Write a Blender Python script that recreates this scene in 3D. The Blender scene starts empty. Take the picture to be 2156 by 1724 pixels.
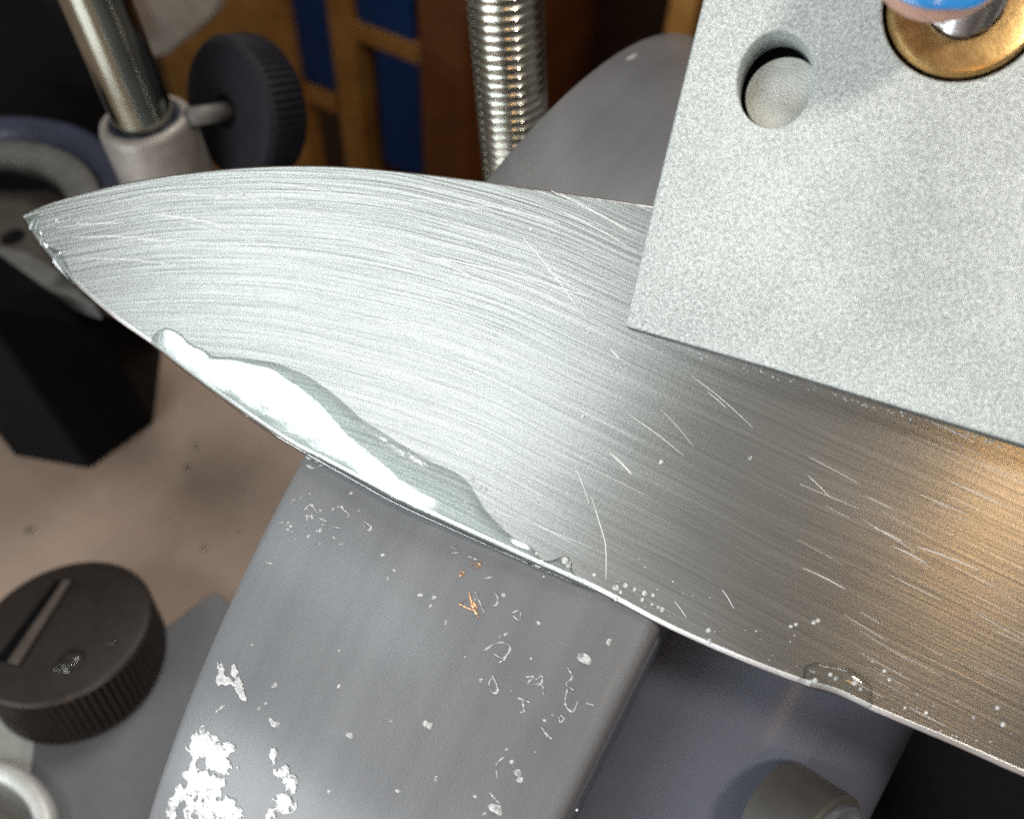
import bpy, bmesh, math, random
from mathutils import Vector, Matrix, noise
random.seed(7)
V = Vector
S = 0.001                                   # everything is measured in millimetres, built in metres
sc = bpy.context.scene
COL = sc.collection
F_PX, CX, CY = 2000.0, 1078.0, 862.0        # measuring frame of the photograph (2156 x 1724)

# ---------------------------------------------------------------- directions (camera space, mm)
AX = V((math.cos(-.46)*math.cos(.268), math.sin(-.46)*math.cos(.268), math.sin(.268)))   # wheel axle
WC = V((-3.226, -31.842, -242.859))         # centre of the wheel's left side
R_W, W_W = 125.0, 50.0
UP = V((-.059, .633, .772)).normalized()    # true vertical of the workshop
BACK = UP.cross(AX).normalized()            # horizontal, away from the camera
ROT = Matrix((BACK.cross(UP), BACK, UP)).to_4x4()       # camera space -> world (x along the axle, z up)

# ---------------------------------------------------------------- camera
cam = bpy.data.cameras.new('camera')
camo = bpy.data.objects.new('camera', cam); COL.objects.link(camo)
camo.matrix_world = ROT
cam.sensor_width = 36.0
cam.lens = 36.0*F_PX/2156.0
cam.clip_start, cam.clip_end = 0.005, 20.0
cam.dof.use_dof = True
cam.dof.focus_distance = 0.113
cam.dof.aperture_fstop = 20.0
sc.camera = camo
sc.cycles.use_denoising = False              # the smoother wipes out the brushed grain
sc.cycles.sample_clamp_indirect = 4.0

# ---------------------------------------------------------------- world and lamps
wd = bpy.data.worlds.new('World'); sc.world = wd; wd.use_nodes = True
wn, wl = wd.node_tree.nodes, wd.node_tree.links       # a dim room: pale ceiling, darker walls and floor
_t = wn.new('ShaderNodeTexCoord'); _s = wn.new('ShaderNodeSeparateXYZ'); _r = wn.new('ShaderNodeValToRGB')
wl.new(_t.outputs['Generated'], _s.inputs[0])
_m = wn.new('ShaderNodeMath'); _m.operation = 'MULTIPLY_ADD'; _m.inputs[1].default_value = .5; _m.inputs[2].default_value = .5
wl.new(_s.outputs[2], _m.inputs[0]); wl.new(_m.outputs[0], _r.inputs[0])
_r.color_ramp.elements[0].position = .35; _r.color_ramp.elements[0].color = (.10, .085, .075, 1)
_r.color_ramp.elements[1].position = .95; _r.color_ramp.elements[1].color = (.44, .42, .38, 1)
wl.new(_r.outputs[0], wn['Background'].inputs[0])
wn['Background'].inputs[1].default_value = 0.42
sc.view_settings.view_transform = 'Standard'; sc.view_settings.look = 'None'
sc.view_settings.exposure = 0.12; sc.view_settings.gamma = 1.0

def lamp(name, pos, target, sx, sy, power, col, xdir=None):
    l = bpy.data.lights.new(name, 'AREA'); l.shape = 'RECTANGLE'; l.size = sx*S; l.size_y = sy*S
    l.energy = power; l.color = col
    o = bpy.data.objects.new(name, l); COL.objects.link(o)
    z = (V(pos)-V(target)).normalized()
    x = V(xdir) if xdir else V((1, 0, 0)); x = (x - z*x.dot(z)).normalized(); y = z.cross(x)
    m = Matrix((x, y, z)).transposed().to_4x4(); m.translation = V(pos)*S
    o.matrix_world = ROT @ m
    return o
lamp('led_bench_lamp', (-318, 18, 180), (-22, 0, -118), 290, 90, .45, (.85, .96, 1.0), (.21, -.16, .21))
lamp('low_cool_fill', (-375, -300, 95), (-20, -20, -118), 360, 140, 1.5, (.92, .97, 1.0), (.6, -.5, .5))  # unseen cool fill added to whiten the bevel line and wheel splashes
lamp('warm_bulb', (-22, -95, 440), (56, -9, -98), 50, 50, .078, (1.0, .56, .20))
lamp('warm_side_lamp', (130, 90, 300), (-90, -20, -230), 60, 60, .75, (1.0, .90, .80))
lamp('shelf_fill', (100, 1100, 300), (-60, 150, -560), 400, 400, 7.0, (1.0, .97, .93))  # unseen overhead fill added to brighten the shelf wood

# ---------------------------------------------------------------- geometry helpers
def ray(px, py): return V(((px-CX)/F_PX, (CY-py)/F_PX, -1.0))
def P(px, py, d): return ray(px, py)*d
def onplane(px, py, p0, n):
    r = ray(px, py); return r*(p0.dot(n)/r.dot(n))
def oncyl(px, py, lift=0.0):
    d = ray(px, py); o = -WC; dp = d-AX*d.dot(AX); op = o-AX*o.dot(AX)
    a = dp.dot(dp); b = 2*dp.dot(op); c = op.dot(op)-(R_W+lift)**2
    t = (-b-math.sqrt(max(b*b-4*a*c, 0)))/2/a
    q = d*t; r = q-WC; n = (r-AX*r.dot(AX)).normalized()
    return q, n
def frame(origin, z, x=None):
    z = V(z).normalized(); x = V(x) if x is not None else V((1, 0, 0))
    x = (x-z*x.dot(z)).normalized(); y = z.cross(x)
    m = Matrix((x, y, z)).transposed().to_4x4(); m.translation = V(origin)*S
    return m                                 # local metres -> camera-space metres
ROOTS = []
def tag(o, label=None, cat=None, group=None, kind=None):
    if label: o['label'] = label
    if cat: o['category'] = cat
    if group: o['group'] = group
    if kind: o['kind'] = kind
    return o
def thing(name, fr, label, cat, group=None):
    o = bpy.data.objects.new(name, None); o.empty_display_size = .005; COL.objects.link(o)
    o.matrix_world = ROT @ fr; o.rotation_mode = 'QUATERNION'
    o.matrix_world = ROT @ fr
    return tag(o, label, cat, group)
def obj(name, geo, mat, parent=None, fr=None, smooth=True, bevel=0, kind=None, label=None):
    """geo = (verts in local mm, faces); ONE mesh object."""
    vs, fs = geo
    me = bpy.data.meshes.new(name); me.from_pydata([V(v)*S for v in vs], [], fs)
    bm = bmesh.new(); bm.from_mesh(me)
    bmesh.ops.recalc_face_normals(bm, faces=bm.faces) if kind != 'sheet' else None
    bm.to_mesh(me); bm.free()
    me.materials.append(mat)
    if smooth:
        for p in me.polygons: p.use_smooth = True
    o = bpy.data.objects.new(name, me); COL.objects.link(o)
    if parent is not None: o.parent = parent
    else: o.matrix_world = ROT @ (fr if fr is not None else Matrix.Identity(4))
    if parent is not None and fr is not None: o.matrix_local = fr
    if bevel:
        b = o.modifiers.new('bevel', 'BEVEL'); b.width = bevel*S; b.segments = 3; b.limit_method = 'ANGLE'; b.angle_limit = math.radians(35)
    if smooth and bevel != 0 or smooth == 'auto':
        pass
    if kind in ('stuff', 'structure'): o['kind'] = kind
    if label: o['label'] = label
    return o
def flat(o, ang=35):
    """smooth shading that keeps hard edges"""
    me = o.data
    bm = bmesh.new(); bm.from_mesh(me)
    for e in bm.edges:
        if len(e.link_faces) == 2 and e.calc_face_angle(0) > math.radians(ang): e.smooth = False
    bm.to_mesh(me); bm.free()
    return o
def lathe(prof, n=64, z=True):
    vs, fs = [], []
    for k in range(n):
        t = 2*math.pi*k/n; c, s = math.cos(t), math.sin(t)
        for r, h in prof: vs.append((r*c, r*s, h))
    m = len(prof)
    for k in range(n):
        for j in range(m-1):
            a = k*m+j; b = ((k+1) % n)*m+j
            fs.append((a, b, b+1, a+1))
    return vs, fs
def prism(pts, ext):
    """closed prism: loop of points + extrusion vector"""
    n = len(pts); e = V(ext)
    vs = [V(p) for p in pts]+[V(p)+e for p in pts]
    fs = [tuple(range(n)), tuple(range(2*n-1, n-1, -1))]
    fs += [(i, (i+1) % n, (i+1) % n+n, i+n) for i in range(n)]
    return vs, fs
def box(x0, x1, y0, y1, z0, z1):
    return prism([(x0, y0, z0), (x1, y0, z0), (x1, y1, z0), (x0, y1, z0)], (0, 0, z1-z0))
def join(*gs):
    vs, fs = [], []
    for g in gs:
        k = len(vs); vs += list(g[0]); fs += [tuple(i+k for i in f) for f in g[1]]
    return vs, fs
def local(fr, pts):
    inv = fr.inverted(); return [inv @ (V(p)*S)/S for p in pts]
def spline(pts, n):
    """Catmull-Rom resample of a polyline of 2-D/3-D points"""
    pts = [V(p) for p in pts]; out = []
    m = len(pts)-1
    for k in range(n):
        t = k/(n-1)*m; i = min(int(t), m-1); u = t-i
        p1, p2 = pts[i], pts[i+1]
        p0 = pts[i-1] if i > 0 else p1*2-p2
        p3 = pts[i+2] if i+2 <= m else p2*2-p1
        out.append(.5*((2*p1)+(p2-p0)*u+(2*p0-5*p1+4*p2-p3)*u*u+(3*p1-p0-3*p2+p3)*u**3))
    return out
def arc_resample(pts, n):
    L = [0]
    for a, b in zip(pts, pts[1:]): L.append(L[-1]+(b-a).length)
    out = []; j = 0
    for k in range(n):
        s = L[-1]*k/(n-1)
        while j < len(L)-2 and L[j+1] < s: j += 1
        u = (s-L[j])/max(L[j+1]-L[j], 1e-9); out.append(pts[j].lerp(pts[j+1], min(u, 1)))
    return out

# ---------------------------------------------------------------- materials
def mat(name):
    m = bpy.data.materials.new(name); m.use_nodes = True
    nt = m.node_tree; return m, nt, nt.nodes['Principled BSDF'], nt.nodes, nt.links
def setp(b, **k):
    for key, v in k.items():
        b.inputs[key.replace('_', ' ')].default_value = v
def nz(N, L, vec, scale, detail=2, rough=.5, mapping=None):
    n = N.new('ShaderNodeTexNoise'); n.inputs['Scale'].default_value = scale
    n.inputs['Detail'].default_value = detail; n.inputs['Roughness'].default_value = rough
    if mapping:
        mp = N.new('ShaderNodeMapping'); mp.inputs['Scale'].default_value = mapping
        L.new(vec, mp.inputs['Vector']); L.new(mp.outputs[0], n.inputs['Vector'])
    else: L.new(vec, n.inputs['Vector'])
    return n.outputs['Fac']
def ramp(N, L, fac, stops):
    r = N.new('ShaderNodeValToRGB'); e = r.color_ramp.elements
    while len(e) < len(stops): e.new(.5)
    for i, (p, c) in enumerate(stops):
        e[i].position = p; e[i].color = (*c, 1) if len(c) == 3 else c
    L.new(fac, r.inputs[0]); return r.outputs['Color']
def math_(N, L, op, a, b=None, c=None):
    m = N.new('ShaderNodeMath'); m.operation = op
    for i, v in enumerate((a, b, c)):
        if v is None: continue
        if isinstance(v, (int, float)): m.inputs[i].default_value = v
        else: L.new(v, m.inputs[i])
    return m.outputs[0]
def bump(N, L, b, h, dist, strength=1.0, prev=None):
    n = N.new('ShaderNodeBump'); n.inputs['Distance'].default_value = dist; n.inputs['Strength'].default_value = strength
    L.new(h, n.inputs['Height'])
    if prev is not None: L.new(prev, n.inputs['Normal'])
    if b is not None: L.new(n.outputs[0], b.inputs['Normal'])
    return n.outputs[0]
def tc(N): return N.new('ShaderNodeTexCoord').outputs['Object']
def simple(name, col, rough=.5, metal=0.0, grain=0.0, gscale=900, coat=0, spec=.5, var=.17):
    m, nt, b, N, L = mat(name)
    setp(b, Base_Color=(*col, 1), Roughness=rough, Metallic=metal, Coat_Weight=coat, Coat_Roughness=.12, Specular_IOR_Level=spec)
    v = tc(N)
    n1 = nz(N, L, v, gscale*.12, 4)
    c = ramp(N, L, n1, [(.3, tuple(x*(1-var) for x in col)), (.7, tuple(min(x*(1+var), 1) for x in col))])
    L.new(c, b.inputs['Base Color'])
    r = math_(N, L, 'MULTIPLY_ADD', nz(N, L, v, gscale*.3, 3), .25, rough-.12); L.new(r, b.inputs['Roughness'])
    if grain: bump(N, L, b, nz(N, L, v, gscale, 2), grain*S, 1.0)
    return m

def mat_blade():
    m, nt, b, N, L = mat('brushed_steel')
    v = tc(N)
    sx = N.new('ShaderNodeSeparateXYZ'); L.new(v, sx.inputs[0])
    x, y = sx.outputs[0], sx.outputs[1]
    # the grinding marks bend round towards the tip
    x0 = math_(N, L, 'MINIMUM', math_(N, L, 'SUBTRACT', x, -.001), 0.0)
    q = math_(N, L, 'MULTIPLY', math_(N, L, 'MULTIPLY', x0, x0), 4.4)
    w = nz(N, L, v, 35, 1)
    yy = math_(N, L, 'ADD', math_(N, L, 'ADD', y, q), math_(N, L, 'MULTIPLY', w, .0016))
    cb = N.new('ShaderNodeCombineXYZ'); L.new(x, cb.inputs[0]); L.new(yy, cb.inputs[1])
    st = cb.outputs[0]
    s1 = nz(N, L, st, 1, 3, .6, (38, 2500, 1))
    s0 = nz(N, L, st, 1, 2, .6, (110, 5600, 1))
    s2 = nz(N, L, st, 1, 3, .6, (20, 1250, 1))
    s3 = nz(N, L, st, 1, 2, .5, (9, 330, 1))
    # marks are deep in the ground tip zone, faint in the middle
    zone = nz(N, L, v, 30, 2)
    tip = N.new('ShaderNodeMapRange'); L.new(x, tip.inputs['Value'])
    tip.inputs['From Min'].default_value = -.012; tip.inputs['From Max'].default_value = .022
    tip.inputs['To Min'].default_value = 1.0; tip.inputs['To Max'].default_value = .09
    h = math_(N, L, 'ADD', math_(N, L, 'MULTIPLY', s1, .70), math_(N, L, 'MULTIPLY', s2, .42))
    h = math_(N, L, 'ADD', h, math_(N, L, 'MULTIPLY', s0, .12))
    hx = N.new('ShaderNodeMapRange'); L.new(x, hx.inputs['Value'])      # deep marks again towards the heel
    hx.inputs['From Min'].default_value = .036; hx.inputs['From Max'].default_value = .056
    hx.inputs['To Min'].default_value = 0.0; hx.inputs['To Max'].default_value = .42
    h = math_(N, L, 'MULTIPLY', h, math_(N, L, 'ADD', tip.outputs[0], hx.outputs[0]))
    # cross marks
    cr = nz(N, L, v, 1, 2, .5, (2400, 160, 1))
    bump(N, L, b, math_(N, L, 'ADD', h, math_(N, L, 'MULTIPLY', cr, .05)), .000065, 1.0)
    f = math_(N, L, 'ADD', math_(N, L, 'MULTIPLY', s2, .3), math_(N, L, 'MULTIPLY', s1, .7))
    c = ramp(N, L, f, [(.32, (.37, .365, .343)), (.50, (.45, .445, .42)), (.68, (.54, .535, .51))])
    L.new(c, b.inputs['Base Color'])
    setp(b, Metallic=1.0, Roughness=.36, Anisotropic=.6)
    tg = N.new('ShaderNodeVectorTransform'); tg.vector_type = 'VECTOR'; tg.convert_from = 'OBJECT'; tg.convert_to = 'WORLD'
    tg.inputs[0].default_value = (.05, 1, 0)
    L.new(tg.outputs[0], b.inputs['Tangent'])
    rz = N.new('ShaderNodeMapRange'); L.new(x, rz.inputs['Value'])       # the reground tip is rougher than the factory satin
    rz.inputs['From Min'].default_value = -.005; rz.inputs['From Max'].default_value = .04
    rz.inputs['To Min'].default_value = .27; rz.inputs['To Max'].default_value = .22
    r = math_(N, L, 'ADD', math_(N, L, 'MULTIPLY', zone, .12), rz.outputs[0]); L.new(r, b.inputs['Roughness'])
    return m
def mat_cast():
    m, nt, b, N, L = mat('blasted_aluminium')
    v = tc(N)
    a = nz(N, L, v, 3100, 3, .7); bb = nz(N, L, v, 1500, 2)
    h = math_(N, L, 'ADD', a, math_(N, L, 'MULTIPLY', bb, .35))
    bump(N, L, b, h, .00016, 1.0)
    big = nz(N, L, v, 60, 3)
    f = math_(N, L, 'ADD', math_(N, L, 'MULTIPLY', a, .8), math_(N, L, 'MULTIPLY', big, .25))
    c = ramp(N, L, f, [(.40, (.46, .50, .50)), (.55, (.69, .75, .745)), (.70, (.93, .99, .985))])
    L.new(c, b.inputs['Base Color'])
    setp(b, Metallic=.45, Roughness=.5)
    return m
def mat_stone():
    m, nt, b, N, L = mat('wet_grindstone')
    v = tc(N)
    band = nz(N, L, v, 1, 3, .55, (1, 1, 170))       # rings round the rim (local z = axle)
    grit = nz(N, L, v, 2600, 2); blot = nz(N, L, v, 45, 3)
    f = math_(N, L, 'ADD', math_(N, L, 'MULTIPLY', band, .55), math_(N, L, 'MULTIPLY', blot, .45))
    c = ramp(N, L, f, [(.30, (.142, .147, .158)), (.5, (.186, .192, .204)), (.70, (.236, .243, .256))])
    L.new(c, b.inputs['Base Color'])
    bump(N, L, b, math_(N, L, 'ADD', grit, math_(N, L, 'MULTIPLY', nz(N, L, v, 5200, 1), .5)), .00005, 1.0)
    setp(b, Roughness=.5, Coat_Weight=.7, Coat_Roughness=.22, Coat_IOR=1.36)
    return m
def mat_water(name='water', tint=(1, 1, 1), white=0.0, spec=1.45, ripple=0.0, soft=.06):
    m, nt, b, N, L = mat(name)
    out = N['Material Output']; N.remove(b)
    tr = N.new('ShaderNodeBsdfTransparent'); tr.inputs[0].default_value = (*tint, 1)
    gl = N.new('ShaderNodeBsdfGlossy'); gl.inputs['Roughness'].default_value = soft
    fr = N.new('ShaderNodeFresnel'); fr.inputs['IOR'].default_value = spec
    ge = N.new('ShaderNodeNewGeometry')              # only the outer side of the film reflects
    ff = math_(N, L, 'MULTIPLY', fr.outputs[0], math_(N, L, 'SUBTRACT', 1.0, ge.outputs['Backfacing']))
    mx = N.new('ShaderNodeMixShader'); L.new(ff, mx.inputs[0])
    lw = N.new('ShaderNodeLayerWeight'); lw.inputs['Blend'].default_value = .5      # grazing rays pass less light
    tcx = ramp(N, L, lw.outputs['Facing'], [(.05, tint), (.25, tuple(t*.84 for t in tint)), (.55, tuple(t*.55 for t in tint))]); L.new(tcx, tr.inputs[0])
    base = tr.outputs[0]
    if white:
        df = N.new('ShaderNodeBsdfDiffuse'); df.inputs[0].default_value = (.86, .88, .88, 1)  # white diffuse put in for lamp reflections on the wet film
        m2 = N.new('ShaderNodeMixShader')
        n = nz(N, L, tc(N), 1400, 3)
        g = N.new('ShaderNodeMapRange'); L.new(n, g.inputs['Value'])
        g.inputs['From Min'].default_value = .35; g.inputs['From Max'].default_value = .6
        g.inputs['To Min'].default_value = white*.4; g.inputs['To Max'].default_value = white
        L.new(g.outputs[0], m2.inputs[0]); L.new(base, m2.inputs[1]); L.new(df.outputs[0], m2.inputs[2])
        base = m2.outputs[0]
    L.new(base, mx.inputs[1]); L.new(gl.outputs[0], mx.inputs[2])
    if ripple:
        bm_ = bump(N, L, None, nz(N, L, tc(N), 500, 2), ripple*S, 1.0)
        L.new(bm_, gl.inputs['Normal']); L.new(bm_, fr.inputs['Normal'])
    L.new(mx.outputs[0], out.inputs['Surface'])
    return m

M_blade = mat_blade(); M_cast = mat_cast(); M_stone = mat_stone()
M_pool = mat_water('water_film', (.93, .97, .96), 0.0, 2.6, .05, .14)
M_drop = mat_water('water_drop', (.95, .97, .97), 0.0, 1.6, 0.0, .1)
M_splash = mat_water('glint_white_water', (.9, .94, .95), .97, 1.7, .015)  # white in the colour stands for lamp glints
M_bevel = simple('honed_steel', (.92, .93, .93), .42, 1.0)
M_scratch = simple('scratched_steel', (.95, .95, .93), .6, .6)
M_chrome = simple('chrome', (.42, .43, .37), .12, 1.0)
M_thread = simple('plated_steel', (.62, .60, .52), .24, 1.0)
M_screw = simple('bolt_steel', (.55, .54, .55), .3, 1.0)
M_brass = simple('brass', (.58, .38, .16), .30, 1.0, .012, 3000)
M_skin = simple('skin', (.62, .36, .27), .5, 0, .02, 2500)
M_nail = simple('blue_nail_polish', (.03, .30, .78), .22, 0, 0, 900, 1.0)
M_side = simple('wet_wheel_side', (.14, .15, .195), .46, .1, 0, 500, .1, .5, .08)
M_hub = simple('hub_steel', (.12, .115, .105), .5, .1)
M_hubface = simple('hub_face', (.26, .28, .33), .3, .3)
M_blk = simple('black_plastic', (.003, .003, .004), .6, 0, .01, 3000, 0, .09)
M_blk2 = simple('satin_black_plastic', (.020, .020, .021), .5, 0, .02, 2500, 0, .4)
M_knob = simple('grey_black_rubber', (.008, .008, .012), .6, 0, .02, 2500, 0, .25)
M_disc = simple('brown_black_plastic', (.022, .016, .013), .42, 0, .03, 1800, .15)
M_sleeve = simple('grey_sleeve', (.30, .27, .245), .45, .2, .03, 2000)
M_bench = simple('machine_top_lacquer', (.345, .258, .205), .26, 0, .02, 900, .6, .5, .06)
M_tab = simple('pale_grey_metal', (.62, .63, .60), .45, .3, .02, 1500)
M_grey = simple('grey_paint', (.105, .105, .10), .5, 0, .02, 1500)
M_brownpl = simple('brown_plastic', (.05, .040, .033), .5)
M_blue = simple('blue_bin_plastic', (.008, .050, .21), .5)
M_cream = simple('cream_board', (.85, .78, .68), .6)
M_bluebk = simple('blue_black_rubber', (.030, .034, .060), .38, 0, 0, 900, .2)
def mat_wood(name, c0, c1, ax=(6, 40, 6)):
    m, nt, b, N, L = mat(name); v = tc(N)
    f = nz(N, L, v, 1, 4, .6, (ax[1], ax[1], ax[0]))
    L.new(ramp(N, L, f, [(.3, c0), (.7, c1)]), b.inputs['Base Color']); setp(b, Roughness=.55)
    return m
M_wood = mat_wood('orange_wood', (.40, .17, .035), (.62, .31, .08))
M_wood2 = mat_wood('red_brown_wood', (.17, .055, .018), (.28, .10, .03))
M_wood3 = mat_wood('dark_wood', (.045, .022, .012), (.085, .04, .02))

# ================================================================ SETTING: machine top, backdrop wall
H0 = -200.0
TOP = UP*H0
f_top = frame(TOP, UP, AX)
TOPY = (onplane(300, 690, UP*H0, UP)-TOP).dot(UP.cross(AX))
top = obj('tabletop', box(-520, 300, -260, TOPY, -14, 0), M_bench, fr=f_top, smooth=False, bevel=2)
tag(top, kind='structure')
f_wall = frame(TOP, UP, AX)
wall = obj('wall', box(-1400, 1400, 900, 930, -700, 1300), M_wood3, fr=f_wall, smooth=False)
tag(wall, kind='structure')
floor = obj('floor', box(-1400, 1400, -900, 899, -720, -700), M_wood3, fr=f_wall, smooth=False)
tag(floor, kind='structure')
def ontop(px, py, h=0): return onplane(px, py, UP*(H0+h), UP)

# ================================================================ GRINDING WHEEL
f_w = frame(WC, AX, BACK)
wheel = thing('grinding_wheel', f_w, 'large wet grey grindstone wheel under the knife edge', 'grinding wheel')
prof = [(18, 0.0), (R_W-.9, 0.0), (R_W-.25, .25), (R_W, .9), (R_W, W_W/2), (R_W, W_W-2.2), (R_W-.2, W_W-1.3), (R_W-.7, W_W-.6), (R_W-1.4, W_W-.15), (R_W-2.4, W_W), (18, W_W), (18, 0)]
flat(obj('stone', lathe(prof, 720), M_stone, wheel), 30)
sp = [(20, W_W-.5), (20, W_W+.5), (116, W_W+.5), (R_W-6.2, W_W+.3), (R_W-5.8, W_W-.4)]
flat(obj('side_plate', lathe(sp, 360), M_side, wheel), 30)

# ================================================================ KNIFE
cq, cn = oncyl(1000, 1140)
TUP = cn.cross(AX)
TH = math.radians(17)
BN = (cn*math.cos(TH)-TUP*math.sin(TH)).normalized()     # blade normal
B0 = cq + BN*.25
f_b = frame(B0, BN, AX)
def onblade(px, py, lift=0.0): return onplane(px, py, B0+BN*lift, BN)
def bl(px, py, lift=0.0): return local(f_b, [onblade(px, py, lift)])[0]
knife = thing('kitchen_knife', f_b, "brushed steel kitchen knife blade, pointed tip to the left, lying on the grindstone", 'knife')
spine = [(47, 455), (70, 441), (130, 419), (250, 388), (400, 363), (550, 350), (700, 349), (850, 361), (1000, 379), (1150, 401), (1370, 433), (1600, 472), (2000, 556), (2500, 680), (2900, 790)]
edge = [(47, 455), (62, 487), (90, 525), (130, 570), (170, 612), (240, 672), (320, 728), (410, 797), (520, 876), (610, 935), (700, 982), (800, 1034), (900, 1083), (1080, 1166), (1250, 1243), (1400, 1322), (1550, 1389), (1660, 1432), (1700, 1446), (1760, 1463), (1840, 1500), (2000, 1568), (2156, 1637), (2500, 1785), (2900, 1950)]
NB = 260
SPl = arc_resample([bl(*p) for p in spine], 60*6)
SPl = arc_resample(spline([bl(*p) for p in spine], 900), NB)
EDl = arc_resample(spline([bl(*p) for p in edge], 900), NB)
vs, fs = [], []
vb, fb = [], []
for i in range(NB):
    s, e = SPl[i], EDl[i]
    s = V((s.x, s.y, 0)); e = V((e.x, e.y, 0))
    if i == 0: e = s + V((.01, -.02, 0))
    d = (s-e); w = d.length; d = d/max(w, 1e-6)
    # outward edge normal from the edge polyline
    e0, e1 = EDl[max(i-1, 0)], EDl[min(i+1, NB-1)]
    t = (e1-e0).normalized(); nrm = V((-t.y, t.x, 0))
    if nrm.dot(d) < 0: nrm = -nrm
    ins = min(.78, w*.3)
    e_in = e+nrm*ins
    r = min(.22, w*.1)
    vs += [s+V((0, 0, -1.9)), s+V((0, 0, -r)), s-d*r*.35+V((0, 0, -r*.3)), s-d*r, s.lerp(e_in, .33)-V((0,0,0)), s.lerp(e_in, .66), e_in, e_in+V((0, 0, -.55))]
    vb += [e_in+V((0, 0, -.004)), e_in-nrm*ins*.2+V((0, 0, -.05)), e+nrm*ins*.18+V((0, 0, -.24)), e+V((0, 0, -.36)), e+nrm*.1+V((0, 0, -.44)), e_in+V((0, 0, -.56))]
m_ = 8
for i in range(NB-1):
    for j in range(m_-1):
        a = i*m_+j; fs.append((a, a+1, a+1+m_, a+m_))
    fs.append((i*m_+7, i*m_, (i+1)*m_, (i+1)*m_+7))
fs.append(tuple(range(m_))); fs.append(tuple(((NB-1)*m_+k) for k in range(m_)))
bo = flat(obj('blade', (vs, fs), M_blade, knife), 25)
for p_ in bo.data.polygons:                 # the broad ground face is dead flat
    if abs(p_.normal.z) > .999: p_.use_smooth = False
for i in range(NB-1):
    for j in range(5):
        a = i*6+j; fb.append((a, a+1, a+7, a+6))
    fb.append((i*6+5, i*6, i*6+6, i*6+11))
obj('cutting_bevel', (vb, fb), M_bevel, knife)

# scratches: fine raised burrs that scatter the light
def ribbon(pts, w, z=.012):
    """double-sided narrow roof along pts (local blade coords)"""
    vs, fs = [], []
    n = len(pts)
    for i, p in enumerate(pts):
        t = (pts[min(i+1, n-1)]-pts[max(i-1, 0)]).normalized(); q = V((-t.y, t.x, 0))
        k = w*math.sin(math.pi*(i+.6)/(n+.2))**.5/2
        vs += [V((p.x, p.y, .002))+q*k, V((p.x, p.y, z)), V((p.x, p.y, .002))-q*k]
    for i in range(n-1):
        a = i*3; fs += [(a, a+1, a+4, a+3), (a+1, a+2, a+5, a+4)]
    return vs, fs
scr = [((320, 450), (520, 490), .14), ((420, 460), (620, 560), .08), ((300, 410), (560, 425), .10), ((540, 385), (700, 405), .09), ((330, 455), (480, 475), .08),
       ((380, 470), (500, 500), .10), ((560, 440), (760, 470), .09), ((620, 470), (900, 560), .10), ((780, 500), (1010, 590), .12), ((900, 540), (1240, 625), .14),
       ((980, 560), (1230, 660), .13), ((1000, 590), (1340, 740), .10), ((1160, 402), (1345, 500), .13), ((1170, 440), (1340, 530), .10), ((1100, 500), (1210, 640), .12),
       ((1140, 560), (1200, 600), .10), ((1000, 430), (1180, 470), .10), ((1285, 735), (1303, 755), .14), ((1284, 953), (1330, 998), .16), ((1455, 790), (1585, 900), .08),
       ((1490, 825), (1530, 860), .09), ((1960, 888), (2050, 930), .12), ((1700, 1000), (1750, 1050), .07), ((1210, 980), (1240, 1060), .07), ((1520, 1240), (1545, 1280), .10),
       ((1690, 1195), (1780, 1240), .10), ((1880, 1150), (1950, 1185), .12), ((1930, 1150), (2060, 1200), .12), ((1840, 1110), (1900, 1140), .10), ((1420, 1265), (1445, 1300), .09),
       ((150, 500), (330, 505), .09), ((120, 480), (260, 470), .09), ((160, 545), (380, 560), .08), ((480, 395), (640, 470), .07), ((250, 505), (560, 530), .08),
       ((450, 420), (500, 412), .10), ((700, 410), (860, 430), .10), ((860, 420), (1010, 440), .09), ((1320, 870), (1440, 960), .06), ((1390, 860), (1460, 940), .06)]
sg = []
for a, b, w in scr:
    p, q = bl(*a), bl(*b); n = 8
    w *= 1.35 if a[0] < 1360 else .8
    sg.append(ribbon([p.lerp(q, i/(n-1))+V((-(q-p).y, (q-p).x, 0)).normalized()*math.sin(math.pi*i/(n-1))*(q-p).length*.02 for i in range(n)], w))
cur = arc_resample(spline([bl(*p) for p in [(1245, 1045), (1262, 1100), (1275, 1150), (1276, 1220)]], 40), 16)
sg.append(ribbon(cur, .13))
for k in range(370):                       # hairline marks following the grind, dense at the tip
    px = random.uniform(90, 1230) if k < 330 else random.uniform(1700, 2140)
    py = random.uniform(370, 1200) if k < 330 else random.uniform(930, 1560)
    p = bl(px, py)
    if k < 330:
        ang = -4.4*2*min(p.x+1, 0)*.001
        ln = random.uniform(5, 19)
    else: ang = random.gauss(0, .02); ln = random.uniform(2, 7)
    ang += random.gauss(0, .05)
    # keep inside the outline
    col = min(range(0, NB, 2), key=lambda i: abs(SPl[i].lerp(EDl[i], .5).x-p.x))
    up_y = min(SPl, key=lambda s: abs(s.x-p.x)).y; lo_y = min(EDl, key=lambda s: abs(s.x-p.x)).y
    pts = []
    for i in range(6):
        u = i/5-.5; xx = p.x+u*ln; a2 = ang
        pts.append(V((xx, p.y+math.tan(a2)*u*ln-.0036*u*u*ln*ln*(1 if k < 330 else 0), 0)))
    ok = True
    for q in (pts[0], pts[-1]):
        uy = min(SPl, key=lambda s: abs(s.x-q.x)).y; ly = min(EDl, key=lambda s: abs(s.x-q.x)).y
        if not (ly+1.2 < q.y < uy-.8) or q.x < SPl[0].x+1.5: ok = False
    if ok: sg.append(ribbon(pts, random.choice((.025, .035, .05)), .006))
obj('scratch', join(*sg), M_scratch, knife, kind='stuff')

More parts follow.
